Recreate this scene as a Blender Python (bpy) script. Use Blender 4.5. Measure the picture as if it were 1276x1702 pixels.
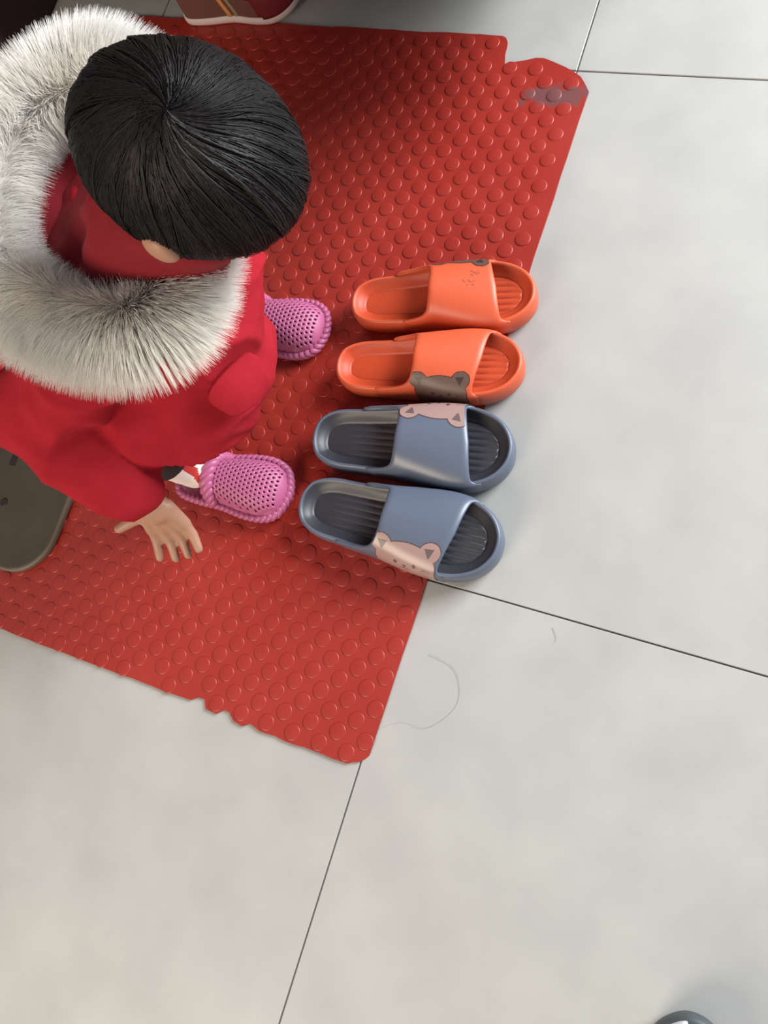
import bpy, bmesh, math, random
from mathutils import Vector, Matrix, noise
random.seed(7)
for o in list(bpy.data.objects): bpy.data.objects.remove(o)
SC = bpy.context.scene
COL = SC.collection
PI = math.pi

# ------------------------------------------------------------------ camera
cam_d = bpy.data.cameras.new('camera'); cam = bpy.data.objects.new('camera', cam_d); COL.objects.link(cam)
cx = Vector((0.90554638, 0.30417198, -0.29574509)); cy = -Vector((0.23546897, -0.94022533, -0.24602985)); cz = cx.cross(cy)
M = Matrix((cx, cy, cz)).transposed().to_4x4(); M.translation = (0.33308, -0.10341, 1.07248)
cam.matrix_world = M
cam_d.sensor_fit = 'VERTICAL'; cam_d.sensor_height = 36.0; cam_d.lens = 1376.0 * 36.0 / 1702.0
cam_d.clip_start = 0.02
SC.camera = cam
# ------------------------------------------------------------------ light
SC.view_settings.view_transform = 'Standard'; SC.view_settings.look = 'None'
SC.view_settings.exposure = 0.0; SC.view_settings.gamma = 1.0
SC.view_settings.use_curve_mapping = False
w = bpy.data.worlds.new('room_light'); SC.world = w; w.use_nodes = True
w.node_tree.nodes['Background'].inputs[0].default_value = (0.95, 0.97, 1.0, 1)
w.node_tree.nodes['Background'].inputs[1].default_value = 0.36
def area(name, loc, target, sx, sy, power, col):
    l = bpy.data.lights.new(name, 'AREA'); l.shape = 'RECTANGLE'; l.size = sx; l.size_y = sy
    l.energy = power; l.color = col
    o = bpy.data.objects.new(name, l); COL.objects.link(o); o.location = loc
    d = Vector(target) - Vector(loc); o.rotation_euler = d.to_track_quat('-Z', 'Y').to_euler()
    return o
area('window_daylight', (2.2, 2.5, 1.7), (0.0, 0.3, 0.0), 1.9, 1.9, 330, (0.93, 0.97, 1.0))
area('door_daylight', (-0.7, -2.8, 1.6), (-0.1, 0.1, 0.2), 1.5, 1.6, 105, (1.0, 0.85, 0.67))

# ------------------------------------------------------------------ helpers
def lin(c):
    return tuple((v / 12.92 if v <= 0.04045 else ((v + 0.055) / 1.055) ** 2.4) for v in (x / 255.0 for x in c))
def mat(name, rgb, rough=0.6, spec=0.5, var=0.0, vscale=20.0, bump=0.0, bscale=300.0, sub=0.0, coat=0.0, rgb2=None, metal=0.0, sheen=0.0):
    m = bpy.data.materials.new(name); m.use_nodes = True
    nt = m.node_tree; b = nt.nodes['Principled BSDF']
    c = lin(rgb) if name in ('white_fur', 'black_hair') else tuple(v * 0.8 for v in lin(rgb))
    b.inputs['Base Color'].default_value = (*c, 1); b.inputs['Roughness'].default_value = rough
    b.inputs['Specular IOR Level'].default_value = spec; b.inputs['Metallic'].default_value = metal
    if coat: b.inputs['Coat Weight'].default_value = coat
    if sheen: b.inputs['Sheen Weight'].default_value = sheen
    if sub:
        b.inputs['Subsurface Weight'].default_value = sub; b.inputs['Subsurface Radius'].default_value = (0.01, 0.005, 0.003)
    geo = None
    if var or rgb2 or bump: geo = nt.nodes.new('ShaderNodeNewGeometry')
    if var or rgb2:
        n = nt.nodes.new('ShaderNodeTexNoise'); n.inputs['Scale'].default_value = vscale; n.inputs['Detail'].default_value = 5
        nt.links.new(geo.outputs['Position'], n.inputs['Vector'])
        r = nt.nodes.new('ShaderNodeValToRGB'); r.color_ramp.elements[0].position = 0.32; r.color_ramp.elements[1].position = 0.68
        c2 = tuple(v * 0.8 for v in lin(rgb2)) if rgb2 else tuple(min(1, v * (1 + var)) for v in c)
        c1 = c if rgb2 else tuple(v * (1 - var) for v in c)
        r.color_ramp.elements[0].color = (*c1, 1); r.color_ramp.elements[1].color = (*c2, 1)
        nt.links.new(n.outputs['Fac'], r.inputs['Fac']); nt.links.new(r.outputs['Color'], b.inputs['Base Color'])
    if bump:
        n2 = nt.nodes.new('ShaderNodeTexNoise'); n2.inputs['Scale'].default_value = bscale; n2.inputs['Detail'].default_value = 3
        nt.links.new(geo.outputs['Position'], n2.inputs['Vector'])
        bp = nt.nodes.new('ShaderNodeBump'); bp.inputs['Strength'].default_value = bump; bp.inputs['Distance'].default_value = 0.001
        nt.links.new(n2.outputs['Fac'], bp.inputs['Height']); nt.links.new(bp.outputs['Normal'], b.inputs['Normal'])
    return m
def mk(name, verts, faces, mats, parent=None, smooth=True, mi=None, fixn=True):
    me = bpy.data.meshes.new(name); me.from_pydata([tuple(v) for v in verts], [], faces)
    if not isinstance(mats, (list, tuple)): mats = [mats]
    for m in mats: me.materials.append(m)
    if mi: me.polygons.foreach_set('material_index', mi)
    if fixn:
        bm = bmesh.new(); bm.from_mesh(me); bmesh.ops.recalc_face_normals(bm, faces=bm.faces); bm.to_mesh(me); bm.free()
    me.polygons.foreach_set('use_smooth', [smooth] * len(me.polygons)); me.update()
    o = bpy.data.objects.new(name, me); COL.objects.link(o)
    if parent: o.parent = parent
    return o
def empty(name, loc=(0, 0, 0), rz=0.0):
    o = bpy.data.objects.new(name, None); COL.objects.link(o); o.location = loc; o.rotation_euler = (0, 0, rz); o.empty_display_size = 0.05
    return o
def tag(o, label=None, cat=None, group=None, kind=None):
    if label: o['label'] = label
    if cat: o['category'] = cat
    if group: o['group'] = group
    if kind: o['kind'] = kind
    return o
def crom(pts, n, closed=True):
    out = []; m = len(pts); segs = m if closed else m - 1
    P = [Vector(p) for p in pts]
    for k in range(n if closed else n):
        f = k / n * segs if closed else k / (n - 1) * segs
        i = min(int(f), segs - 1); t = f - i
        if closed: a, b, c, d = P[(i - 1) % m], P[i % m], P[(i + 1) % m], P[(i + 2) % m]
        else: a, b, c, d = P[max(i - 1, 0)], P[i], P[i + 1], P[min(i + 2, m - 1)]
        out.append(0.5 * ((2 * b) + (c - a) * t + (2 * a - 5 * b + 4 * c - d) * t * t + (3 * b - a - 3 * c + d) * t ** 3))
    return out
def loft(rings, close=True, cap0=True, cap1=True):
    n = len(rings[0]); V = [p for r in rings for p in r]; F = []
    for i in range(len(rings) - 1):
        for j in range(n if close else n - 1):
            k = (j + 1) % n
            F.append((i * n + j, i * n + k, (i + 1) * n + k, (i + 1) * n + j))
    if cap0: F.append(tuple(range(n - 1, -1, -1)))
    if cap1: F.append(tuple((len(rings) - 1) * n + j for j in range(n)))
    return V, F
def box(x0, x1, y0, y1, z0, z1):
    V = [(x0, y0, z0), (x1, y0, z0), (x1, y1, z0), (x0, y1, z0), (x0, y0, z1), (x1, y0, z1), (x1, y1, z1), (x0, y1, z1)]
    return V, [(0, 3, 2, 1), (4, 5, 6, 7), (0, 1, 5, 4), (1, 2, 6, 5), (2, 3, 7, 6), (3, 0, 4, 7)]
def frame_of(d):
    d = d.normalized(); a = Vector((0, 0, 1)) if abs(d.z) < 0.9 else Vector((1, 0, 0))
    u = d.cross(a).normalized(); return d, u, d.cross(u)
def capsule(a, ra, b, rb, n=20, flat=1.0):
    a = Vector(a); b = Vector(b); d, u, v = frame_of(b - a); rings = []
    for k in range(1, 7):
        t = -PI / 2 + k * PI / 2 / 6; rings.append((a + d * ra * math.sin(t), ra * math.cos(t)))
    for k in range(1, 6): rings.append((a.lerp(b, k / 6), ra + (rb - ra) * k / 6))
    for k in range(0, 6):
        t = k * PI / 2 / 6; rings.append((b + d * rb * math.sin(t), rb * math.cos(t)))
    R = [[c + (u * math.cos(2 * PI * j / n) + v * math.sin(2 * PI * j / n)) * r for j in range(n)] for c, r in rings]
    return loft(R)
def ellipsoid(c, r, axes=None, n=20, m=14):
    c = Vector(c); ax = axes or (Vector((1, 0, 0)), Vector((0, 1, 0)), Vector((0, 0, 1)))
    R = []
    for i in range(1, m):
        p = -PI / 2 + PI * i / m
        R.append([c + ax[0] * r[0] * math.cos(p) * math.cos(2 * PI * j / n) + ax[1] * r[1] * math.cos(p) * math.sin(2 * PI * j / n) + ax[2] * r[2] * math.sin(p) for j in range(n)])
    return loft(R)
def join(parts):
    V = []; F = []
    for v, f in parts:
        o = len(V); V += list(v); F += [tuple(i + o for i in q) for q in f]
    return V, F
def blend(name, parts, material, parent, voxel=0.004, smooth=6, wrinkle=None):
    """closed shapes fused into one continuous skin"""
    V, F = join(parts)
    o = mk(name, V, F, material, None)
    r = o.modifiers.new('fuse', 'REMESH'); r.mode = 'VOXEL'; r.voxel_size = voxel
    s = o.modifiers.new('soft', 'SMOOTH'); s.factor = 0.5; s.iterations = smooth
    dg = bpy.context.evaluated_depsgraph_get(); dg.update()
    me = bpy.data.meshes.new_from_object(o.evaluated_get(dg)); o.modifiers.clear(); old = o.data; o.data = me; bpy.data.meshes.remove(old)
    me.name = name
    if wrinkle:
        nrm = [v.normal.copy() for v in me.vertices]
        for v, n in zip(me.vertices, nrm): v.co += n * wrinkle(v.co, n)
    me.polygons.foreach_set('use_smooth', [True] * len(me.polygons)); me.update()
    if not me.materials: me.materials.append(material)
    if parent: o.parent = parent; o.matrix_parent_inverse = parent.matrix_world.inverted()
    return o
def strands(name, lines, material, parent, widths, sides=3):
    V = []; F = []
    for pts, wd in zip(lines, widths):
        n = len(pts); base = len(V)
        d, u, v = frame_of(pts[-1] - pts[0])
        for i, p in enumerate(pts):
            r = wd * (1 - 0.85 * (i / (n - 1)) ** 1.5)
            for j in range(sides):
                a = 2 * PI * j / sides; V.append(p + (u * math.cos(a) + v * math.sin(a)) * r)
        for i in range(n - 1):
            for j in range(sides):
                k = (j + 1) % sides
                F.append((base + i * sides + j, base + i * sides + k, base + (i + 1) * sides + k, base + (i + 1) * sides + j))
    return mk(name, V, F, material, parent, fixn=False)

# ------------------------------------------------------------------ materials
m_tile = mat('porcelain_tile', (176, 175, 172), 0.38, 0.45, rgb2=(186, 185, 181), vscale=9.0)
m_wall = mat('wall_paint', (206, 200, 190), 0.9, 0.2)
m_grout = mat('dark_grout', (128, 122, 116), 0.9)
m_red_shoe_sole = mat('off_white_rubber', (205, 185, 180), 0.6)

def mat_rubber():
    m = mat('red_pvc', (160, 45, 36), 0.40, 0.45, rgb2=(168, 52, 42), vscale=7.0, bump=0.08, bscale=500)
    nt = m.node_tree; b = nt.nodes['Principled BSDF']
    src = b.inputs['Base Color'].links[0].from_socket
    geo = nt.nodes.new('ShaderNodeNewGeometry')
    # a scuffed grey stain near the corner, with its own ragged outline
    mp = nt.nodes.new('ShaderNodeMapping'); mp.vector_type = 'TEXTURE'
    mp.inputs['Location'].default_value = (-0.020, 0.752, 0.0); mp.inputs['Rotation'].default_value = (0, 0, 0.12); mp.inputs['Scale'].default_value = (0.066, 0.024, 0.1)
    nt.links.new(geo.outputs['Position'], mp.inputs['Vector'])
    ln = nt.nodes.new('ShaderNodeVectorMath'); ln.operation = 'LENGTH'; nt.links.new(mp.outputs['Vector'], ln.inputs[0])
    n = nt.nodes.new('ShaderNodeTexNoise'); n.inputs['Scale'].default_value = 55; n.inputs['Detail'].default_value = 4
    nt.links.new(geo.outputs['Position'], n.inputs['Vector'])
    a = nt.nodes.new('ShaderNodeMath'); a.operation = 'MULTIPLY_ADD'; a.inputs[1].default_value = 1.6
    nt.links.new(n.outputs['Fac'], a.inputs[0]); nt.links.new(ln.outputs['Value'], a.inputs[2])
    r = nt.nodes.new('ShaderNodeMapRange'); r.inputs['From Min'].default_value = 1.75; r.inputs['From Max'].default_value = 1.35
    r.inputs['To Min'].default_value = 0; r.inputs['To Max'].default_value = 0.8
    nt.links.new(a.outputs[0], r.inputs['Value'])
    mx = nt.nodes.new('ShaderNodeMix'); mx.data_type = 'RGBA'; mx.inputs['B'].default_value = (*lin((96, 70, 72)), 1)
    nt.links.new(r.outputs['Result'], mx.inputs['Factor']); nt.links.new(src, mx.inputs['A']); nt.links.new(mx.outputs['Result'], b.inputs['Base Color'])
    return m
m_mat = mat_rubber()
m_orange = mat('orange_foam', (214, 94, 60), 0.42, 0.45, bump=0.05, bscale=900)
m_orange_bed = mat('orange_footbed', (202, 76, 42), 0.5, 0.4, bump=0.05, bscale=900)
m_blue = mat('blue_grey_foam', (93, 102, 120), 0.36, 0.5, bump=0.05, bscale=900)
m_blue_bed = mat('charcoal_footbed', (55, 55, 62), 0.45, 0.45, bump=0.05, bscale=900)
m_bear_pink = mat('pink_print', (166, 135, 129), 0.32, 0.5)
m_bear_line = mat('print_outline', (94, 65, 65), 0.45)
m_bear_grey = mat('print_grey', (101, 86, 85), 0.4)
m_bear_brown = mat('brown_print', (98, 73, 64), 0.45)
m_bear_dark = mat('dark_brown_print', (58, 40, 38), 0.45)
m_smudge = mat('faded_print', (176, 84, 70), 0.5)
m_pink = mat('pink_foam', (182, 95, 136), 0.45, 0.45, sub=0.0)
m_coat = mat('red_wool', (158, 29, 41), 0.9, 0.1, rgb2=(166, 34, 45), vscale=30, bump=0.25, bscale=700)
m_lining = mat('dark_red_lining', (128, 22, 33), 0.85, 0.25, bump=0.2, bscale=500)
m_fur = mat('white_fur', (255, 253, 249), 0.8, 0.1)
def translucent(m, f):
    nt = m.node_tree; b = nt.nodes['Principled BSDF']; o = nt.nodes['Material Output']
    t = nt.nodes.new('ShaderNodeBsdfTranslucent'); t.inputs['Color'].default_value = b.inputs['Base Color'].default_value
    x = nt.nodes.new('ShaderNodeMixShader'); x.inputs[0].default_value = f
    nt.links.new(b.outputs[0], x.inputs[1]); nt.links.new(t.outputs[0], x.inputs[2]); nt.links.new(x.outputs[0], o.inputs['Surface'])
translucent(m_fur, 0.5)
m_hair = mat('black_hair', (20, 16, 16), 0.48, 0.18)
m_skin = mat('skin', (173, 128, 104), 0.5, 0.4, sub=0.15)
m_trouser = mat('dark_trousers', (52, 48, 52), 0.85, 0.2, bump=0.2, bscale=600)
m_sock = mat('white_sock', (232, 222, 216), 0.9, 0.2, bump=0.3, bscale=500)
m_sock_red = mat('red_sock_stripe', (196, 62, 58), 0.9, 0.2, bump=0.3, bscale=500)
m_board = mat('grey_brown_board', (74, 65, 54), 0.5, 0.4, rgb2=(82, 73, 61), vscale=14)
m_board_edge = mat('board_edge', (103, 91, 76), 0.55)
m_dark = mat('dark_fitting', (40, 30, 26), 0.6)
m_shoe_red = mat('maroon_fabric', (108, 18, 32), 0.7, 0.3)
m_shoe_brown = mat('brown_suede', (104, 66, 58), 0.85, 0.2, bump=0.2, bscale=600)
m_stripe_o = mat('orange_stripe', (206, 134, 76), 0.6)
m_stripe_g = mat('olive_stripe', (142, 128, 92), 0.6)
m_wood = mat('dark_wood', (92, 74, 58), 0.5, 0.4, rgb2=(80, 62, 48), vscale=8)
m_plum = mat('dark_plum', (70, 54, 58), 0.9, 0.2)
m_charcoal = mat('charcoal_rubber', (74, 82, 84), 0.55)
m_white = mat('white_canvas', (206, 206, 208), 0.75, 0.3, bump=0.15, bscale=500)
m_strand = mat('loose_hair', (150, 138, 124), 0.6)
m_eye = mat('eye_dark', (28, 20, 18), 0.2)
m_lip = mat('lip', (190, 96, 92), 0.5)

# ------------------------------------------------------------------ floor
T = 0.8
V, F = box(-3.2, 2.4, -2.4, 3.2, -0.03, -0.0025)
floor = tag(mk('floor', V, F, m_grout, smooth=False), 'grey floor of large matt porcelain tiles with thin joints', 'floor', kind='structure')
def tile_mesh():
    g = 0.0011; h = T / 2 - g; c = 0.0007
    rings = [[Vector((sx * (h - d), sy * (h - d), z)) for sx, sy in ((-1, -1), (1, -1), (1, 1), (-1, 1))] for d, z in ((0, -0.0025), (0, -c), (c, 0))]
    return loft(rings, cap0=False)
tv, tf = tile_mesh(); first = None
for ix in range(-4, 3):
    for iy in range(-3, 4):
        if first is None: t = first = mk('tile', tv, tf, m_tile, floor, smooth=False)
        else: t = first.copy(); COL.objects.link(t); t.parent = floor
        t.location = (ix * T + T / 2, iy * T + T / 2, 0)

V, F = box(-3.2, 0.02, 1.12, 1.22, -0.03, 2.6); tag(mk('wall_back', V, F, m_wall, smooth=False), 'plain off-white wall behind the mat', 'wall', kind='structure')
V, F = box(-3.2, 0.02, 1.108, 1.12, 0.0, 0.08); tag(mk('baseboard_back', V, F, m_tile, smooth=False), 'grey tile skirting along the back wall', 'baseboard', kind='structure')
# ------------------------------------------------------------------ red mat
def rag(a, b, n, amp, seed):
    rr = random.Random(seed); a = Vector(a); b = Vector(b); d = (b - a).normalized(); p = Vector((-d.y, d.x))
    return [a.lerp(b, i / n) + p * rr.uniform(-amp, amp) * (0 if i == 0 else 1) for i in range(n)]
out = []
out += rag((-1.02, -0.262), (-0.30, -0.259), 40, 0.0009, 1)
out += [Vector(p) for p in [(-0.268, -0.258), (-0.258, -0.251), (-0.247, -0.250), (-0.240, -0.262), (-0.222, -0.263), (-0.212, -0.254), (-0.203, -0.255), (-0.193, -0.264), (-0.178, -0.266), (-0.168, -0.259), (-0.160, -0.261), (-0.150, -0.264)]]
out += rag((-0.14, -0.2635), (-0.022, -0.2625), 8, 0.0010, 2)
out += [Vector(p) for p in [(-0.016, -0.262), (-0.010, -0.258), (-0.002, -0.255), (0.004, -0.250), (0.009, -0.243)]]
out += rag((0.0092, -0.236), (0.0275, 0.750), 30, 0.0006, 3)
out += [Vector(p) for p in [(0.028, 0.763), (0.019, 0.776), (0.009, 0.788), (-0.004, 0.796), (-0.018, 0.803), (-0.038, 0.811), (-0.055, 0.817), (-0.068, 0.817), (-0.083, 0.812), (-0.100, 0.808), (-0.114, 0.803), (-0.1165, 0.812), (-0.119, 0.822), (-0.1195, 0.833), (-0.121, 0.843), (-0.126, 0.851), (-0.133, 0.854)]]
out += rag((-0.15, 0.8545), (-1.02, 0.875), 45, 0.0012, 4)
out.append(Vector((-1.02, 0.875)))
mat_root = tag(empty('rubber_mat'), 'red studded plastic floor mat with torn edges under the slippers and child', 'mat')
MZ = 0.003
V, F = loft([[Vector((p.x, p.y, z)) for p in out] for z in (0.0003, MZ)])
mk('mat_sheet', V, F, m_mat, mat_root, smooth=False)
def inside(x, y, pad):
    def pip(x, y):
        c = False; n = len(out)
        for i in range(n):
            a = out[i]; b = out[i - 1]
            if (a.y > y) != (b.y > y) and x < (b.x - a.x) * (y - a.y) / (b.y - a.y) + a.x: c = not c
        return c
    return all(pip(x + pad * math.cos(k * PI / 4), y + pad * math.sin(k * PI / 4)) for k in range(8))
def stud_geo(cx_=0, cy_=0, n=20):
    return loft([[Vector((cx_ + r * math.cos(2 * PI * j / n), cy_ + r * math.sin(2 * PI * j / n), z)) for j in range(n)] for r, z in ((0.0118, MZ - 0.0005), (0.0115, MZ + 0.0004), (0.0109, MZ + 0.0009), (0.0101, MZ + 0.0011))], cap0=False)
spots = []
for i in range(-37, 2):
    for j in range(-8, 28):
        for ox, oy in ((0, 0), (-0.0205, -0.0218)):
            x = -0.0015 + 0.041 * i + ox; y = -0.097 + 0.0436 * j + oy
            if inside(x, y, 0.0095): spots.append((x, y))
# the studs that show largest are parts; those hidden or far go into one piece
Cm = Vector((0.333, -0.103, 1.072))
def seen(x, y):
    if -0.20 < x < 0.02 and 0.03 < y < 0.40: return False          # under the slippers
    d = Vector((x, y, 0)) - Cm; q = (d.dot(cx), d.dot(cy), -d.dot(cz)); u = 638 + 1376 * q[0] / q[2]; v = 851 - 1376 * q[1] / q[2]
    if u < -15 or v < -15 or v > 1717: return False
    if u < 440 and v < 780: return False
    if u < 515 and v < 430: return False
    return True
vis = sorted([s for s in spots if seen(*s)], key=lambda s: (Vector((s[0], s[1], 0)) - Cm).length)
near = set(vis[:300]); sv, sf = stud_geo(); st0 = None
for s in vis[:300]:
    if st0 is None: o = st0 = mk('stud', sv, sf, m_mat, mat_root)
    else: o = st0.copy(); COL.objects.link(o); o.parent = mat_root
    o.location = (s[0], s[1], 0)
V, F = join([stud_geo(x, y, 16) for x, y in spots if (x, y) not in near])
tag(mk('far_studs', V, F, m_mat, mat_root), kind='stuff')
TOP = MZ + 0.0012

# ------------------------------------------------------------------ slide slippers
OUT = [(0, 0), (.012, .16), (.05, .28), (.13, .365), (.28, .395), (.45, .43), (.60, .485), (.73, .50), (.84, .465), (.93, .355), (.985, .18), (1, 0.0),
       (.985, -.17), (.935, -.33), (.85, -.44), (.73, -.475), (.58, -.44), (.42, -.385), (.28, -.37), (.14, -.355), (.05, -.275), (.012, -.15)]
def slide(name, L, W, side, loc, rz, m_body, m_bed, bear, label, group, heel_ridges=True):
    root = tag(empty(name, loc, rz), label, 'slipper', group)
    N = 120
    ol = crom([(x * L, y * W * side) for x, y in OUT], N)
    def inset(d):
        r = []
        for i in range(N):
            t = (ol[(i + 1) % N] - ol[i - 1]).normalized(); n = Vector((-t.y, t.x))
            c = Vector((L * 0.5, 0)) - ol[i]
            if n.dot(c) < 0: n = -n
            r.append(ol[i] + n * d)
        return r
    def ext(poly):
        def f(x):
            ys = []
            for i in range(len(poly)):
                a = poly[i]; b = poly[i - 1]
                if (a.x <= x) != (b.x <= x): ys.append(a.y + (b.y - a.y) * (x - a.x) / (b.x - a.x))
            return (min(ys), max(ys)) if len(ys) > 1 else None
        return f
    def zr(x):
        s = x / L
        return 0.042 - 0.004 * math.sin(PI * min(1, s / 0.5)) - 0.004 * max(0, (s - 0.75) / 0.25)
    zf = 0.027
    prof = [(0.010, 0.0, 0), (0.004, 0.001, 0), (0.001, 0.006, 0), (0.0, 0.014, 0), (0.0, -0.012, 1), (0.0008, -0.005, 1), (0.0022, -0.0015, 1), (0.0042, 0.0, 1), (0.0064, -0.0010, 1), (0.0085, -0.0040, 1), (0.0125, zf + 0.0050, 0), (0.0170, zf + 0.0022, 0), (0.0200, zf + 0.0008, 0), (0.0215, zf - 0.0022, 0)]
    rings = []
    for d, z, rel in prof:
        rings.append([Vector((p.x, p.y, (zr(q.x) + z) if rel else z)) for p, q in zip(inset(d), ol)])
    V, F = loft(rings)
    so_ = mk('sole', V, F, [m_body, m_bed], root, mi=[1 if (k // N) >= 8 and k < N * (len(prof) - 1) else 0 for k in range(len(F))], fixn=True)
    # footbed with lengthwise ridges
    bed = inset(0.0205); e = ext(bed); xs = [p.x for p in bed]; x0, x1 = min(xs) + 0.0006, max(xs) - 0.0006
    nx, ny = 90, 56; R = []
    for i in range(nx + 1):
        x = (x0 + x1) / 2 - (x1 - x0) / 2 * math.cos(PI * i / nx); lo, hi = e(x) or (0, 0.001)
        row = []
        for j in range(ny + 1):
            y = lo + (hi - lo) * j / ny; s = x / L
            amp = 0.0
            if s > 0.62: amp = min(1, (s - 0.62) / 0.06)
            if heel_ridges and 0.12 < s < 0.55: amp = max(amp, 0.75 * min(1, (s - 0.12) / 0.08))
            edge = min(1, min(j, ny - j) / 5, min(i, nx - i) / 6)
            r = abs(math.sin(PI * (y + 0.004) / 0.0095)) ** 0.7
            row.append(Vector((x, y, zf + 0.0004 + 0.0018 * amp * edge * r)))
        R.append(row)
    V = [p for r in R for p in r]; F = [(i * (ny + 1) + j, i * (ny + 1) + j + 1, (i + 1) * (ny + 1) + j + 1, (i + 1) * (ny + 1) + j) for i in range(nx) for j in range(ny)]
    mk('footbed', V, F, m_bed, root)
    # strap
    eo = ext(inset(-0.0012)); zb = 0.012
    A0 = 0.30; ZW = 0.034
    def sec(x, a, off=0.0):
        lo, hi = eo(max(0.002, min(L - 0.002, x))); c = (lo + hi) / 2; h = (hi - lo) / 2
        top = 0.079 - 0.020 * max(0, (x / L - 0.45) / 0.35)
        if a < A0 or a > PI - A0:
            f = (a if a < A0 else PI - a) / A0; y = c + h * (1 if a < A0 else -1); z = zb + (ZW - zb) * f
        else:
            b = (a - A0) / (PI - 2 * A0) * PI; cb, sb = math.cos(b), max(0, math.sin(b))
            y = c + h * (1 if cb > 0 else -1) * abs(cb) ** 1.0; z = ZW + (top - ZW) * sb ** 0.95
        p = Vector((x, y, z))
        if off:
            q = Vector((0, (y - c) / h, (z - ZW) / (top - ZW) * 1.2 if z > ZW else 0)); q = q.normalized() if q.length > 1e-6 else Vector((0, 0, 1)); p += q * off
        return p
    # a = 0 on the outer side when side is +1
    def rise(a):
        b = (a - A0) / (PI - 2 * A0) * PI
        return max(0.0, min(1.0, (ZW + 0.042 * max(0, math.sin(b)) ** 0.95 - 0.041) / (0.074 - 0.041))) if 0 < b < PI else 0.0
    def xb(a):
        k = math.cos(a) * side; r = 1 - rise(a)
        return L * (0.475 - (0.06 if k > 0 else 0.03) * r - (0.17 if k > 0 else 0.13) * r ** 4)
    def xf(a):
        k = math.cos(a) * side; r = 1 - rise(a)
        return L * (0.80 - (0.045 * k + 0.015 * abs(k)) + 0.045 * r ** 5)
    na, nu = 72, 24; G = []
    for i in range(na + 1):
        a = PI * i / na; outer = []; inner = []
        for u in range(nu + 1):
            x = xb(a) + (xf(a) - xb(a)) * u / nu
            ed = min(u, nu - u); off = -0.0012 if ed == 0 else 0.0
            outer.append(sec(x, a, off)); inner.append(sec(x, a, -0.0058 - (0 if ed else -0.0014)))
        mid0 = (outer[0] + inner[0]) / 2 + Vector((-0.0016, 0, 0)); mid1 = (outer[-1] + inner[-1]) / 2 + Vector((0.0016, 0, 0))
        G.append([mid0] + outer + [mid1] + inner[::-1])
    V, F = loft(G)
    mk('strap', V, F, m_body, root)
    # bear print laid on the strap
    if bear:
        mats, xc, arc0, sc, face = bear
        cell = 0.0006; verts = {}; VV = []; FF = []; MI = []
        cache = {}
        def surf(a, b):
            x = xc + a; key = round(a / cell)
            if key not in cache:
                tab = []; L_ = 0.0; prev = None
                for k in range(0, 141):
                    an = PI * k / 200.0; an = an if side > 0 else PI - an
                    p = sec(x, an, 0.0004)
                    if prev is not None: L_ += (p - prev).length
                    tab.append((L_, p, an)); prev = p
                cache[key] = tab
            tab = cache[key]; s = arc0 + b
            if s < 0 or s > tab[-1][0]: return None
            for k in range(1, len(tab)):
                if tab[k][0] >= s:
                    f = (s - tab[k - 1][0]) / max(1e-9, tab[k][0] - tab[k - 1][0]); an = tab[k - 1][2] + (tab[k][2] - tab[k - 1][2]) * f
                    if not (xb(an) + 0.001 < x < xf(an) - 0.001): return None
                    return tab[k - 1][1].lerp(tab[k][1], f)
        def vid(i, j):
            if (i, j) not in verts:
                p = surf(i * cell, j * cell)
                if p is None: verts[(i, j)] = None
                else: verts[(i, j)] = len(VV); VV.append(p)
            return verts[(i, j)]
        for i in range(-90, 90):
            for j in range(-70, 125):
                c = face((i + .5) * cell / sc, (j + .5) * cell / sc)
                if c is None: continue
                q = [vid(i, j), vid(i + 1, j), vid(i + 1, j + 1), vid(i, j + 1)]
                if None in q: continue
                FF.append(tuple(q)); MI.append(c)
        if FF:
            # normals outward
            o = mk('bear_print', VV, FF, mats, root, mi=MI, fixn=False)
    return root
def el(a, b, ca, cb, ra, rb): return ((a - ca) / ra) ** 2 + ((b - cb) / rb) ** 2
def seg(a, b, x0, y0, x1, y1, w_):
    dx, dy = x1 - x0, y1 - y0; t = max(0, min(1, ((a - x0) * dx + (b - y0) * dy) / (dx * dx + dy * dy)))
    return math.hypot(a - x0 - t * dx, b - y0 - t * dy) < w_
def bear_face(a, b):
    """0 body, 1 outline, 2 inner ear, 3 dark features (metres, a towards toe, b towards strap top)"""
    head = el(a, b, 0, -0.006, 0.040, 0.030) < 1 if b > -0.006 else abs(a) < 0.040 - 0.05 * max(0, -b - 0.022)
    he = el(a, b, 0, -0.006, 0.0388, 0.0288) < 1 if b > -0.006 else abs(a) < 0.0388 - 0.05 * max(0, -b - 0.022)
    e1 = math.hypot(a + 0.031, b - 0.015); e2 = math.hypot(a - 0.031, b - 0.015); R_ = 0.0140
    if not (head or e1 < R_ or e2 < R_): return None
    for s in (-1, 1):
        da = (a * s - 0.030); db = b - 0.014
        if -0.006 < db < 0.006 and abs(da) < 0.0062 * (db + 0.008) / 0.014: return 2
    if el(a, b, -0.012, -0.006, 0.0026, 0.0030) < 1 or el(a, b, 0.013, -0.006, 0.0026, 0.0030) < 1: return 3
    if el(a, b, 0.0, -0.0090, 0.0024, 0.0017) < 1: return 3
    if seg(a, b, 0, -0.009, 0, -0.0135, 0.0007) or seg(a, b, 0, -0.0135, -0.005, -0.013, 0.0007) or seg(a, b, 0, -0.0135, 0.006, -0.014, 0.0007): return 3
    # small handwritten-looking squiggle beside the cheek
    for q in ((0.021, -0.013, 0.027, -0.008), (0.024, -0.007, 0.028, -0.013), (0.028, -0.009, 0.033, -0.010), (0.029, -0.014, 0.034, -0.012), (0.0225, -0.0155, 0.027, -0.0150)):
        if seg(a, b, *q, 0.00045): return 2
    if not (he or e1 < R_ - 0.0012 or e2 < R_ - 0.0012): return 1
    return 0
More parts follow.
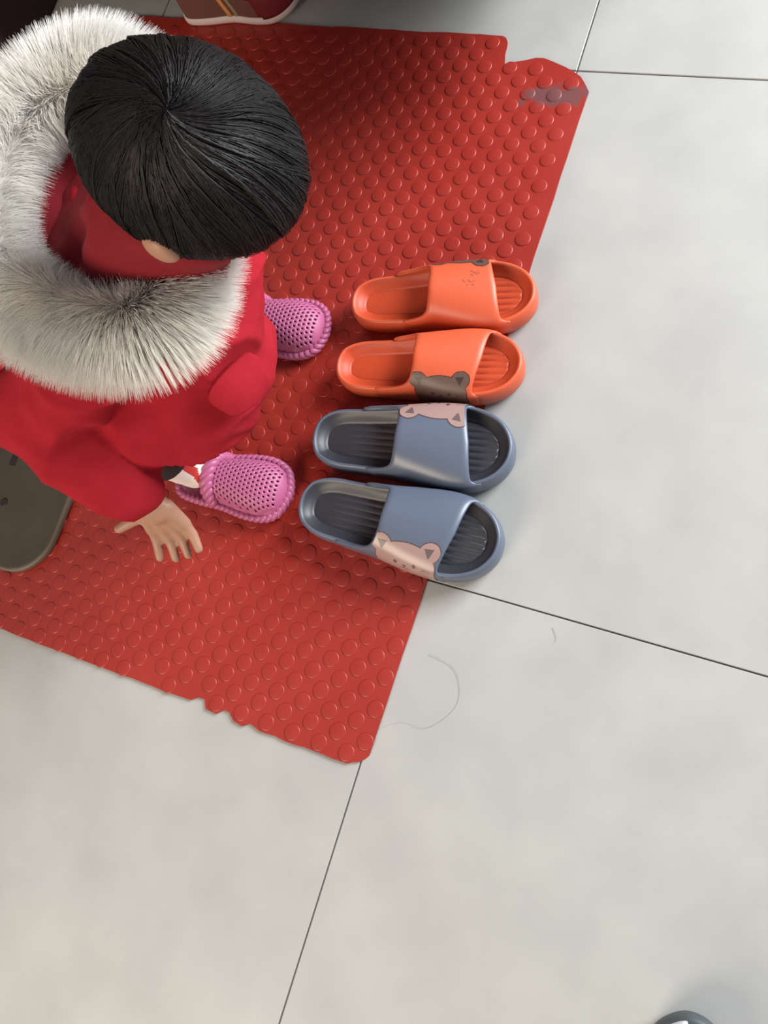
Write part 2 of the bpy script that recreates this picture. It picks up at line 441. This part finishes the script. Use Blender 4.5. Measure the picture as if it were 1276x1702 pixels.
def smudge_face(a, b):
    c = bear_face(a, b)
    if c is not None: return c
    for q in ((0.020, 0.040, 0.026, 0.044), (0.027, 0.041, 0.030, 0.046), (0.031, 0.040, 0.033, 0.044), (0.021, 0.047, 0.024, 0.049), (0.010, 0.058, 0.013, 0.062), (0.019, 0.058, 0.021, 0.061), (0.023, 0.060, 0.028, 0.057), (0.024, 0.064, 0.027, 0.065), (0.017, 0.066, 0.018, 0.0665)):
        if seg(a, b, *q, 0.0006): return 4
    return None
pinkset = [m_bear_pink, m_bear_line, m_bear_grey, m_bear_line]
brownset = [m_bear_brown, m_bear_dark, m_bear_dark, m_bear_dark, m_smudge]
R_ = math.radians
gB = 'pair of blue grey bear slides'; gO = 'pair of orange bear slides'
slide('slide_slipper', 0.288, 0.119, 1, (-0.2005, 0.149, TOP), R_(8.0), m_blue, m_blue_bed, (pinkset, 0.180, 0.046, 1.05, bear_face),
      'blue grey slide slipper touching the orange one, pink bear on its far side', gB)
slide('slide_slipper', 0.292, 0.119, -1, (-0.187, 0.055, TOP), R_(1.5), m_blue, m_blue_bed, (pinkset, 0.178, 0.046, 1.05, bear_face),
      'blue grey slide slipper at the end of the row, whole pink bear face showing', gB)
slide('slide_slipper', 0.270, 0.104, 1, (-0.212, 0.3580, TOP), R_(12.5), m_orange, m_orange_bed, (brownset, 0.164, 0.031, 0.92, smudge_face),
      'orange slide slipper farthest from the blue pair, only a bear ear showing', gO, False)
slide('slide_slipper', 0.270, 0.104, -1, (-0.202, 0.2590, TOP), R_(11.5), m_orange, m_orange_bed, (brownset, 0.163, 0.040, 0.92, bear_face),
      'orange slide slipper next to the blue pair, brown bear print on its strap', gO, False)

# ------------------------------------------------------------------ pink perforated slippers
def braid(path, r, pitch, up=Vector((0, 0, 1)), closed=False):
    parts = []; acc = 0.0; d_next = 0.0
    for i in range(len(path) - 1):
        a, b = path[i], path[i + 1]; l = (b - a).length
        while d_next <= acc + l:
            f = (d_next - acc) / max(l, 1e-9); p = a.lerp(b, f); t = (b - a).normalized(); n = t.cross(up).normalized(); w_ = n.cross(t)
            ax = (t * 0.80 + w_ * 0.6).normalized(); bx = n; c_ = ax.cross(bx)
            parts.append(ellipsoid(p, (r * 1.55, r * 1.0, r * 0.72), (ax, bx, c_), 10, 7)); d_next += pitch
        acc += l
    return join(parts)
def clog(loc, rz, side, label):
    L, W = 0.186, 0.088
    root = tag(empty('perforated_slipper', loc, rz), label, 'slipper', 'pair of pink child slippers')
    O = [(0, 0), (.02, .2), (.08, .34), (.25, .40), (.45, .42), (.65, .49), (.80, .50), (.90, .44), (.965, .30), (1, 0.02), (.97, -.26), (.91, -.40), (.80, -.48), (.65, -.48), (.45, -.42), (.25, -.39), (.08, -.33), (.02, -.2)]
    ol = crom([(x * L, y * W * side) for x, y in O], 110)
    N = len(ol); C0 = Vector((L / 2, 0))
    def sc(d, z): return [Vector((p.x - (p - C0).normalized().x * d, p.y - (p - C0).normalized().y * d, z)) for p in ol]
    V, F = loft([sc(.006, 0), sc(.002, .002), sc(.001, .010), sc(.003, .016), sc(.009, .0165), sc(.014, .0125)])
    mk('sole', V, F, m_pink, root)
    rimp = [Vector((p.x, p.y, 0.0125)) for p in ol]; rimp.append(rimp[0])
    V, F = braid(rimp, 0.0072, 0.0088); mk('braided_rim', V, F, m_pink, root)
    def ext(x):
        ys = []
        for i in range(N):
            a, b = ol[i], ol[i - 1]
            if (a.x <= x) != (b.x <= x): ys.append(a.y + (b.y - a.y) * (x - a.x) / (b.x - a.x))
        return (min(ys), max(ys)) if len(ys) > 1 else (0, 0)
    X0, X1 = 0.076, L - 0.001
    def surf(x, y):
        x = max(X0, min(X1, x)); lo, hi = ext(x); c = (lo + hi) / 2; h = max(1e-5, (hi - lo) / 2 - 0.002); y = max(c - h, min(c + h, y))
        s = (x - X0) / (X1 - X0); H = 0.046 * math.sqrt(max(0, 1 - (0.25 + 0.75 * s) ** 3.2))
        return Vector((x, y, 0.014 + H * max(0, 1 - abs((y - c) / h) ** 2.6) ** 0.55))
    pt = 0.0068; V = []; F = []; hole = 0.0015
    cells = {}
    def vtx(p):
        k = (round(p[0] * 20000), round(p[1] * 20000))
        if k not in cells: cells[k] = len(V); V.append(surf(*p))
        return cells[k]
    rr = pt / math.sqrt(3)
    for i in range(-1, 22):
        for j in range(-9, 10):
            x = X0 + 0.010 + i * pt * math.sqrt(3) / 2; y = j * pt + (pt / 2 if i % 2 else 0)
            lo, hi = ext(max(X0, min(X1, x)))
            if x > X1 + rr or y < lo - rr or y > hi + rr: continue
            co = [(x + rr * math.cos(PI / 3 * k), y + rr * math.sin(PI / 3 * k)) for k in range(6)]
            ids = [vtx(c) for c in co]
            holed = x > X0 + 0.006 and x < X1 - 0.009 and lo + 0.006 < y < hi - 0.006
            if holed:
                inn = [len(V) + k for k in range(12)]
                for k in range(12):
                    a = PI / 6 * k; V.append(surf(x + hole * math.cos(a), y + hole * math.sin(a)))
                for k in range(6):
                    F.append((ids[k], ids[(k + 1) % 6], inn[(2 * k + 2) % 12], inn[2 * k + 1])); F.append((ids[k], inn[2 * k + 1], inn[2 * k]))
            else:
                if len(set(ids)) > 2: F.append(tuple(dict.fromkeys(ids)))
    o = mk('perforated_upper', V, F, m_pink, root)
    sd = o.modifiers.new('thick', 'SOLIDIFY'); sd.thickness = 0.0022; sd.offset = -1
    lo, hi = ext(X0); col = [surf(X0, lo + (hi - lo) * (0.5 - 0.5 * math.cos(PI * k / 40))) for k in range(41)]
    V, F = braid(col, 0.0100, 0.0105, Vector((1, 0, 0))); mk('braided_collar', V, F, m_pink, root)
    return root
clog((-0.404, 0.050, TOP), R_(4), -1, 'pink perforated child slipper beside the dangling hand, striped sock showing')
clog((-0.434, 0.306, TOP), R_(2), 1, 'pink perforated child slipper nearest the orange slides, coat covering its heel')

# ------------------------------------------------------------------ child
kid = tag(empty('person', (-0.40, 0.18, TOP)), 'child in a red coat with white fur trimmed hood, bending over with head down', 'person')
bpy.context.view_layer.update()
def adopt(o):
    o.parent = kid; o.matrix_parent_inverse = kid.matrix_world.inverted(); return o
hc = Vector((-0.126, 0.240, 0.548))
fwd = Vector((0.79, -0.16, -0.58)).normalized()
up = Vector((0.56, -0.27, 0.74)); up = (up - fwd * up.dot(fwd)).normalized(); lft = up.cross(fwd).normalized()
def H(f, l, u): return hc + fwd * f + lft * l + up * u
AX = (fwd, lft, up)
body = []
body += [ellipsoid(H(-0.004, 0, 0.012), (0.078, 0.065, 0.073), AX), ellipsoid(H(0.022, 0, -0.030), (0.056, 0.058, 0.055), AX)]
body += [ellipsoid(H(0.045, s * 0.028, -0.036), (0.026, 0.026, 0.026), AX) for s in (-1, 1)]
body += [ellipsoid(H(0.082, 0, -0.024), (0.012, 0.009, 0.010), AX), ellipsoid(H(0.066, 0, -0.066), (0.016, 0.018, 0.014), AX)]
body += [ellipsoid(hc + Vector((-0.014, -0.081, -0.014)), (0.018, 0.011, 0.026), AX), capsule(hc + Vector((-0.010, -0.070, -0.012)), 0.010, hc + Vector((0, -0.05, 0)), 0.012), ellipsoid(H(0.0, 0.066, -0.030), (0.017, 0.009, 0.025), AX)]
neck = Vector((-0.225, 0.215, 0.455))
body += [capsule(H(-0.015, 0, -0.04), 0.036, neck, 0.038), capsule(neck + Vector((-0.02, 0, -0.03)), 0.06, (-0.40, 0.19, 0.33), 0.08)]
RS, RE, RW = Vector((-0.275, 0.105, 0.400)), Vector((-0.405, 0.030, 0.335)), Vector((-0.300, -0.016, 0.235))
LS, LE, LW = Vector((-0.245, 0.315, 0.395)), Vector((-0.350, 0.350, 0.300)), Vector((-0.375, 0.300, 0.200))
for s, e, w_ in ((RS, RE, RW), (LS, LE, LW)):
    body += [capsule(s, 0.032, e, 0.027), capsule(e, 0.027, w_, 0.019)]
hips = {1: (Vector((-0.42, 0.14, 0.31)), Vector((-0.300, 0.085, 0.25)), Vector((-0.372, 0.053, 0.075))), -1: (Vector((-0.42, 0.24, 0.31)), Vector((-0.310, 0.290, 0.25)), Vector((-0.402, 0.303, 0.075)))}
for k, (h, kn, an) in hips.items():
    body += [capsule(h, 0.055, kn, 0.040), capsule(kn, 0.036, an + Vector((0, 0, 0.03)), 0.021), capsule(an + Vector((0, 0, 0.03)), 0.021, an, 0.021), capsule(an, 0.021, an + Vector((0.008, 0, -0.035)), 0.018), capsule(an + Vector((-0.005, 0, -0.040)), 0.016, an + Vector((0.105, 0.004, -0.045)), 0.011)]
def hand(w_, d, lat, thumb_sign):
    d = d.normalized(); lat = (lat - d * lat.dot(d)).normalized(); nrm = d.cross(lat)
    P = []
    P += [capsule(w_, 0.0185, w_ + d * 0.02, 0.019)]
    for k in range(4):
        o = (k - 1.5) * 0.0135; b0 = w_ + d * 0.018 + lat * o * 0.75; b1 = w_ + d * 0.052 + lat * o * 1.1
        P.append(capsule(b0, 0.0115, b1, 0.0095))
        ln = (0.036, 0.042, 0.040, 0.032)[k]; spread = lat * o * 0.35
        m1 = b1 + d * ln * 0.55 + spread * 0.6 + nrm * 0.004; m2 = m1 + d * ln * 0.5 + spread * 0.4 + nrm * 0.012
        P += [capsule(b1, 0.0078, m1, 0.0070, 12), capsule(m1, 0.0070, m2, 0.0060, 12)]
    t0 = w_ + d * 0.018 + lat * thumb_sign * 0.014; t1 = t0 + lat * thumb_sign * 0.026 + d * 0.012; t2 = t1 + lat * thumb_sign * 0.022 + d * 0.006 + nrm * 0.004
    P += [capsule(t0, 0.0115, t1, 0.0085, 12), capsule(t1, 0.0085, t2, 0.0066, 12)]
    return P
body += hand(RW + Vector((0.008, -0.006, -0.012)), Vector((0.16, -0.36, -0.80)), Vector((0.90, 0.34, -0.10)), -1)
body += hand(LW, Vector((0.1, -0.2, -0.9)), Vector((0.9, 0.3, 0.0)), 1)
adopt(blend('body', body, m_skin, None, 0.0030, 3))
# eyes and mouth
V, F = join([ellipsoid(H(0.072, s * 0.028, -0.010), (0.006, 0.012, 0.005), AX, 12, 8) for s in (-1, 1)]); adopt(mk('eyes', V, F, m_eye))
V, F = ellipsoid(H(0.078, 0, -0.048), (0.005, 0.014, 0.004), AX, 12, 8); adopt(mk('mouth', V, F, m_lip))

# trousers and socks
tr = []
for k, (h, kn, an) in hips.items(): tr += [capsule(h, 0.070, kn, 0.055), capsule(kn, 0.055, an + Vector((-0.004, 0, 0.042)), 0.037)]
adopt(blend('trousers', tr, m_trouser, None, 0.005, 6))
for k, (h, kn, an) in hips.items():
    P = [capsule(an + Vector((0, 0, 0.048)), 0.031, an + Vector((0.010, 0, -0.033)), 0.023), capsule(an + Vector((-0.004, 0, -0.0375)), 0.0185, an + Vector((0.110, 0.004, -0.042)), 0.0135), capsule(an + Vector((0.0, 0, -0.006)), 0.026, an + Vector((0.052, 0.003, -0.041)), 0.016)]
    so = adopt(blend('sock', P, m_sock, None, 0.003, 6))
    so.data.materials.append(m_sock_red)
    for p in so.data.polygons:
        c = p.center; x = c.x - an.x; z = c.z - an.z + 0.0
        if 0.024 < x + (c.y - an.y) * 0.5 < 0.033 or (c.z < 0.040 and x > 0.0) or x > 0.060: p.material_index = 1

# coat
def wr(co, n):
    q = co + noise.noise_vector(co * 7.0) * 0.03
    fold = (1 - abs(noise.noise(Vector((q.x * 8 + q.y * 4, q.y * 13 + q.z * 9, q.z * 6))))) ** 5
    return noise.noise(co * 9.0) * 0.010 + fold * 0.011 - 0.004 + noise.noise(co * 26.0) * 0.004
coat = [capsule((-0.46, 0.19, 0.325), 0.122, (-0.285, 0.205, 0.365), 0.105, 28),
        ellipsoid((-0.29, 0.195, 0.325), (0.125, 0.135, 0.095)),
        ellipsoid((-0.44, 0.19, 0.26), (0.15, 0.155, 0.10)), ellipsoid((-0.305, 0.145, 0.262), (0.135, 0.135, 0.095)),
        capsule(RS, 0.060, RE, 0.055, 24), capsule(RE, 0.056, RW + Vector((-0.008, 0.004, 0.010)), 0.043, 24),
        capsule(LS, 0.062, LE, 0.054, 24), capsule(LE, 0.054, LW, 0.042, 24),
        capsule(RS, 0.058, LS, 0.058, 24)]
adopt(blend('coat', coat, m_coat, None, 0.005, 8, wr))

def wc(co, n): return noise.noise(co * 14.0) * 0.010 + math.sin(co.x * 70 - co.y * 50 + noise.noise(co * 16) * 5) * 0.0045
adopt(blend('collar', [capsule(neck + Vector((-0.015, -0.005, -0.02)), 0.074, neck + Vector((0.060, 0.0, 0.045)), 0.066, 24), ellipsoid(neck + Vector((-0.06, 0, -0.015)), (0.07, 0.085, 0.045))], m_lining, None, 0.004, 6, wc))
# fur trimmed hood lying on the shoulders
ring = [(-0.181, 0.171, 0.44), (-0.179, 0.136, 0.44), (-0.197, 0.106, 0.45), (-0.239, 0.093, 0.46), (-0.294, 0.096, 0.475), (-0.353, 0.12, 0.485), (-0.393, 0.163, 0.492), (-0.407, 0.222, 0.495), (-0.407, 0.282, 0.495), (-0.379, 0.33, 0.495), (-0.338, 0.361, 0.49), (-0.289, 0.352, 0.48), (-0.245, 0.318, 0.465), (-0.213, 0.274, 0.45), (-0.195, 0.222, 0.44)]
rc = crom(ring, 160); rcen = sum((Vector(p) for p in ring), Vector()) / len(ring)
tr_ = 0.026
def ringframe(i):
    t = (rc[(i + 1) % 160] - rc[i - 1]).normalized(); o_ = (rc[i] - rcen); o_.z = 0; o_ = (o_ - t * o_.dot(t)).normalized(); return t, o_, t.cross(o_) if t.cross(o_).z > 0 else o_.cross(t)
R = []
for i in range(160):
    t, o_, z_ = ringframe(i)
    R.append([rc[i] + (o_ * math.cos(2 * PI * j / 14) * 1.15 + z_ * math.sin(2 * PI * j / 14)) * tr_ for j in range(14)])
R.append(R[0]); V, F = loft(R, cap0=False, cap1=False)
trim = adopt(mk('fur_trim', V, F, m_fur))
rnd = random.Random(3); lines = []; wds = []
for k in range(72000):
    i = rnd.randrange(160); t, o_, z_ = ringframe(i); a = rnd.uniform(-0.7, PI + 0.55)
    base = rc[i].lerp(rc[(i + 1) % 160], rnd.random())
    n = (o_ * math.cos(a) * 1.15 + z_ * math.sin(a)); n.normalize()
    p0 = base + n * tr_ * 0.92
    ln = rnd.uniform(0.022, 0.040)
    ai = a + 0.3 * noise.noise(p0 * 30); fs_ = max(0.0, min(1.0, (ai - 2.75) / 0.6)); cw = 0.75 - 1.0 * fs_; sw = o_ * cw
    d = (n + t * (0.4 * noise.noise(p0 * 18) + rnd.uniform(-.08, .08)) + sw + Vector((rnd.uniform(-.1, .1), rnd.uniform(-.1, .1), rnd.uniform(-.1, .1)))).normalized()
    p1 = p0 + d * ln * 0.5; d2 = (d + o_ * 0.4 * cw + Vector((0, 0, -0.4))).normalized(); p2 = p1 + d2 * ln * 0.5
    lines.append([p0, p1, p2]); wds.append(rnd.uniform(0.00022, 0.00045))
fs = strands('fur_strands', lines, m_fur, None, wds); fs.parent = trim; tag(fs, kind='stuff')
R = []
for k in range(0, 13):
    f = k / 12.0; row = []
    for i in range(0, 160, 2):
        p = rc[i].lerp(Vector((-0.21, 0.225, rcen.z)), f); p.z += -0.042 * math.sin(f * PI / 2) - 0.006 + 0.010 * noise.noise(Vector((math.cos(i / 160 * 2 * PI) * 2.2, math.sin(i / 160 * 2 * PI) * 2.2, f * 4))) * math.sin(f * PI)
        row.append(p)
    R.append(row)
V, F = loft(R, cap0=False); adopt(mk('hood_lining', V, F, m_lining))

# pocket flap hanging off the coat front
fl = [(-0.030, 0.0), (0.030, 0.0), (0.032, -0.030), (0.024, -0.042), (0.0, -0.048), (-0.024, -0.042), (-0.032, -0.030)]
fo = crom(fl, 42)
fx = Vector((-0.30, -0.72, 0.10)).normalized(); fy = Vector((-0.42, 0.15, 0.75)); fy = (fy - fx * fy.dot(fx)).normalized(); fn = fx.cross(fy)
fc = Vector((-0.168, 0.122, 0.338))
V, F = loft([[fc + fx * p.x * (1 - i2) + fy * p.y * (1 - i2) + fn * z for p in fo] for i2, z in ((0.04, -0.003), (0, -0.001), (0, 0.003), (0.05, 0.0045))])
flap = adopt(mk('pocket_flap', V, F, m_coat))
V, F = ellipsoid(fc + fy * -0.034 + fn * 0.0045, (0.006, 0.006, 0.002), (fx, fy, fn), 12, 8); b_ = mk('button', V, F, m_lining); b_.parent = flap

# hair: cap plus strands flowing from the whorl
wh = Vector((0.35, -0.25, 0.90)).normalized()
wd_, wu, wv = wh, (fwd - wh * fwd.dot(wh)).normalized(), None
wv = wh.cross(wu)
def hair_pt(az, ph, r=1.0):
    d = wh * math.cos(ph) + (wu * math.cos(az) + wv * math.sin(az)) * math.sin(ph)
    f, l, u = d.dot(fwd), d.dot(lft), d.dot(up)
    s = 1.0 / math.sqrt((f / 0.096) ** 2 + (l / 0.077) ** 2 + (u / 0.086) ** 2)
    lowering = (1.0 + 0.06 * max(0, ph - 1.2)) * (1.0 + 0.13 * max(0.0, math.cos(az + 2.2)) * max(0.0, min(1.0, (ph - 0.5) / 0.9)))
    return hc + H(-0.002, 0, 0.010) - hc + d * s * r * lowering
def hem(az):
    c = math.cos(az); q = 0.22 * max(0.0, math.cos(az + 2.2))
    return 2.02 + 0.04 * c - 0.03 * math.sin(az * 3.0) + q if c > 0.3 else 1.98 - 0.05 * c + q
nA, nP = 72, 22; R = []
for i in range(nP + 1):
    R.append([hair_pt(2 * PI * j / nA, 0.02 + (hem(2 * PI * j / nA) - 0.02) * i / nP, 0.965) for j in range(nA)])
Rin = [[hair_pt(2 * PI * j / nA, 0.02 + (hem(2 * PI * j / nA) - 0.02) * i / nP, 0.86) for j in range(nA)] for i in range(nP, -1, -1)]
V, F = loft(R + Rin); hair = adopt(mk('hair', V, F, m_hair))
lines = []; wds = []
for k in range(12000):
    az = rnd.uniform(0, 2 * PI); p_s = rnd.choice((rnd.uniform(0.0, 0.12), rnd.uniform(0.02, 0.25), rnd.uniform(0.1, 1.2))); he = hem(az) + rnd.gauss(0, 0.05) + 0.05
    lock = noise.noise(Vector((math.cos(az) * 7, math.sin(az) * 7, 0.3)))
    rr_ = 0.965 + rnd.uniform(0.0, 0.035) + 0.03 * lock; tw = 0.35; pts = []
    for q in range(10):
        f = q / 9; ph = p_s + (he - p_s) * f
        a_ = az + 0.9 * (1 - math.exp(-ph * 2.5)) - 0.9 + 0.06 * math.sin(ph * 3 + lock * 9)
        pts.append(hair_pt(a_, ph, rr_ + 0.02 * (f ** 4) * rnd.uniform(-0.6, 0.8)))
    lines.append(pts); wds.append(rnd.uniform(0.0004, 0.0008))
hs = strands('hair_strands', lines, m_hair, None, wds); hs.parent = hair; tag(hs, kind='stuff')

# ------------------------------------------------------------------ grey-brown board at the left
def rrect(x0, x1, y0, y1, r, n=10):
    P = []
    for cx_, cy_, a0 in ((x1 - r, y0 + r, -PI / 2), (x1 - r, y1 - r, 0), (x0 + r, y1 - r, PI / 2), (x0 + r, y0 + r, PI)):
        for k in range(n + 1):
            a = a0 + PI / 2 * k / n; P.append((cx_ + r * math.cos(a), cy_ + r * math.sin(a)))
    return P
br = tag(empty('foot_board', (-0.755, 0.06, TOP)), 'flat grey brown board with rounded corners on the mat behind the child', 'board')
def rr3(d, z, r=0.075): return [Vector((x, y, z)) for x, y in rrect(-0.17 + d, 0.17 - d, -0.233 + d, 0.26 - d, r - d)]
V, F = loft([rr3(.002, 0), rr3(0, .002), rr3(0, .009), rr3(.0015, .011), rr3(.004, .0115)], cap1=False); mk('edge_band', V, F, m_board_edge, br)
V, F = loft([rr3(.0035, .002), rr3(.0038, .0114), rr3(.006, .0122)]); mk('panel', V, F, m_board, br, smooth=False)
V, F = box(-0.006, 0.006, -0.017, 0.017, 0.0118, 0.0128); o = mk('slot', V, F, m_dark, br, smooth=False); o.location = (0.036, -0.052, 0)
V, F = loft([[Vector((r * math.cos(2 * PI * j / 18), r * math.sin(2 * PI * j / 18), z)) for j in range(18)] for r, z in ((.007, .0118), (.007, .0128), (.0055, .0132))]); o = mk('screw_cap', V, F, m_dark, br); o.location = (0.050, -0.130, 0)

# ------------------------------------------------------------------ shoes at the frame edges
def shoe(name, L, W, hgt, loc, rz, ms, mu, label, cat='shoe', toe=None, stripes=None, sole_h=0.022, bumper=False):
    root = tag(empty(name, loc, rz), label, cat)
    ol = crom([(x * L, y * W) for x, y in [(0, 0), (.02, .22), (.08, .36), (.25, .40), (.45, .40), (.65, .48), (.80, .48), (.91, .37), (.98, .18), (1, 0), (.98, -.2), (.91, -.38), (.80, -.48), (.65, -.47), (.45, -.38), (.25, -.38), (.08, -.34), (.02, -.2)]], 90)
    C0 = Vector((L * .5, 0))
    def spring(x): return 0.012 * max(0, (x / L - 0.72) / 0.28) ** 2
    def rg(d, z): 
        r = []
        for p in ol:
            n = (p - C0).normalized(); r.append(Vector((p.x - n.x * d, p.y - n.y * d, z + spring(p.x))))
        return r
    V, F = loft([rg(.006, 0), rg(.001, .002), rg(0, sole_h * .5), rg(.0005, sole_h - .003), rg(.003, sole_h), rg(.007, sole_h)]); mk('sole', V, F, ms, root)
    def top(x):
        s = x / L
        return sole_h + (hgt - sole_h) * (1.0 if s < .35 else max(0.0, 1 - ((s - .35) / .66) ** 1.6 * 0.62 - (0.38 if s > .995 else 0)))
    rings = []
    for q in range(13):
        f = q / 12; d = 0.004 + (W * .22) * (f ** 2.4); row = []
        for p in ol:
            n = (p - C0).normalized(); endk = 1.0 + (0.6 if p.x > C0.x else 0.1) * f
            zz = sole_h - .002 + (top(p.x) - sole_h) * math.sin(f * PI / 2); row.append(Vector((p.x - n.x * d * endk, p.y - n.y * d, zz + spring(p.x))))
        rings.append(row)
    n = 90; V = [p for r in rings for p in r]; F = []; MI = []
    for i in range(12):
        for j in range(n):
            k = (j + 1) % n; F.append((i * n + j, i * n + k, (i + 1) * n + k, (i + 1) * n + j))
    F.append(tuple(12 * n + j for j in range(n)))
    mk('upper', V, F, mu, root)
    if toe:
        sel = []
        for i in range(12):
            for j in range(n):
                c = V[i * n + j]
                if c.x > L * (0.62 + 0.12 * (1 - i / 12)): sel.append(F[i * n + j])
        ids = sorted({v for f in sel for v in f}); mp = {v: i for i, v in enumerate(ids)}
        o = mk('toe_cap', [V[i] for i in ids], [tuple(mp[v] for v in f) for f in sel], toe, root); sd = o.modifiers.new('t', 'SOLIDIFY'); sd.thickness = .0025; sd.offset = 1
    for x0, m_, wd in stripes or ():
        row = []
        for i in range(13):
            xx = (x0 - 0.10 * (i / 12) ** 1.2) * L
            js = [j for j in range(n) if V[i * n + j].y < 0]
            a = min(js, key=lambda j: abs(V[i * n + j].x - xx)); p = V[i * n + a].copy(); p.x = xx; row.append(p)
        R = [[p + Vector((-wd, .001, .0)), p + Vector((-wd, -.0018, .0012)), p + Vector((wd, -.0018, .0012)), p + Vector((wd, .001, 0))] for p in row]
        v2, f2 = loft(R); mk('stripe', v2, f2, m_, root)
    return root
shoe('sneaker', 0.240, 0.092, 0.085, (-0.745, 0.880, TOP), R_(7), m_red_shoe_sole, m_shoe_brown, 'brown and maroon sneaker with two stripes at the mat edge behind the child', toe=m_shoe_red, sole_h=0.015, stripes=((0.45, m_stripe_o, .0042), (0.51, m_stripe_g, .0032)))
shoe('canvas_shoe', 0.27, 0.098, 0.075, (0.468, -0.641, 0.0), R_(94), m_charcoal, m_white, 'white shoe with charcoal rubber rim standing alone on the bare tiles', sole_h=0.026)

# ------------------------------------------------------------------ cabinet past the far mat edge, and a stand-in box
cab = tag(empty('shoe_cabinet', (-0.535, 0.965, 0.14)), 'dark wooden wall-hung shoe cabinet above the far end of the mat', 'cabinet')
V, F = box(-0.51, 0.51, -0.135, 0.135, 0.0, 0.90); mk('carcass', V, F, m_wood, cab, smooth=False)
for s in (-1, 1):
    V, F = box(-0.25, 0.25, -0.008, 0.008, 0.012, 0.888); d = mk('door', V, F, m_wood, cab, smooth=False); d.location = (s * 0.254, -0.143, 0)
    V, F = capsule((0, -0.018, 0.36), 0.005, (0, -0.018, 0.48), 0.005, 10); h = mk('handle', V, F, m_board_edge, d); h.location = (-s * 0.21, 0, 0)
bx_ = tag(empty('dark_box', (-1.285, 0.905, 0)), 'dark plum lidded box standing in for a dark patch at the top left corner', 'box')  # plain box added in place of an unidentified dark patch
V, F = loft([[Vector((x, y, z)) for x, y in rrect(-0.22 + d, 0.22 - d, -0.18 + d, 0.18 - d, 0.03 - d)] for d, z in ((.004, 0), (0, .01), (0, .20), (.004, .21))]); mk('body', V, F, m_plum, bx_)
V, F = loft([[Vector((x, y, z)) for x, y in rrect(-0.225 + d, 0.225 - d, -0.185 + d, 0.185 - d, 0.03 - d)] for d, z in ((0, .205), (0, .235), (.006, .24))]); mk('lid', V, F, m_plum, bx_)

# ------------------------------------------------------------------ loose hairs on the tiles
for pts in ([(0.045, -0.095), (0.085, -0.105), (0.100, -0.145), (0.072, -0.185), (0.035, -0.190), (0.0, -0.215)], [(0.19, -0.015), (0.198, -0.028), (0.196, -0.035)]):
    ln = crom([Vector((x, y, 0.0006)) for x, y in pts], 40, False)
    o = strands('loose_hair', [ln], m_strand, None, [0.00022])
    tag(o, 'long curved loose hair lying on the tile beside the mat' if len(pts) > 4 else 'tiny curl of loose hair on the tile below the blue slide', 'hair')
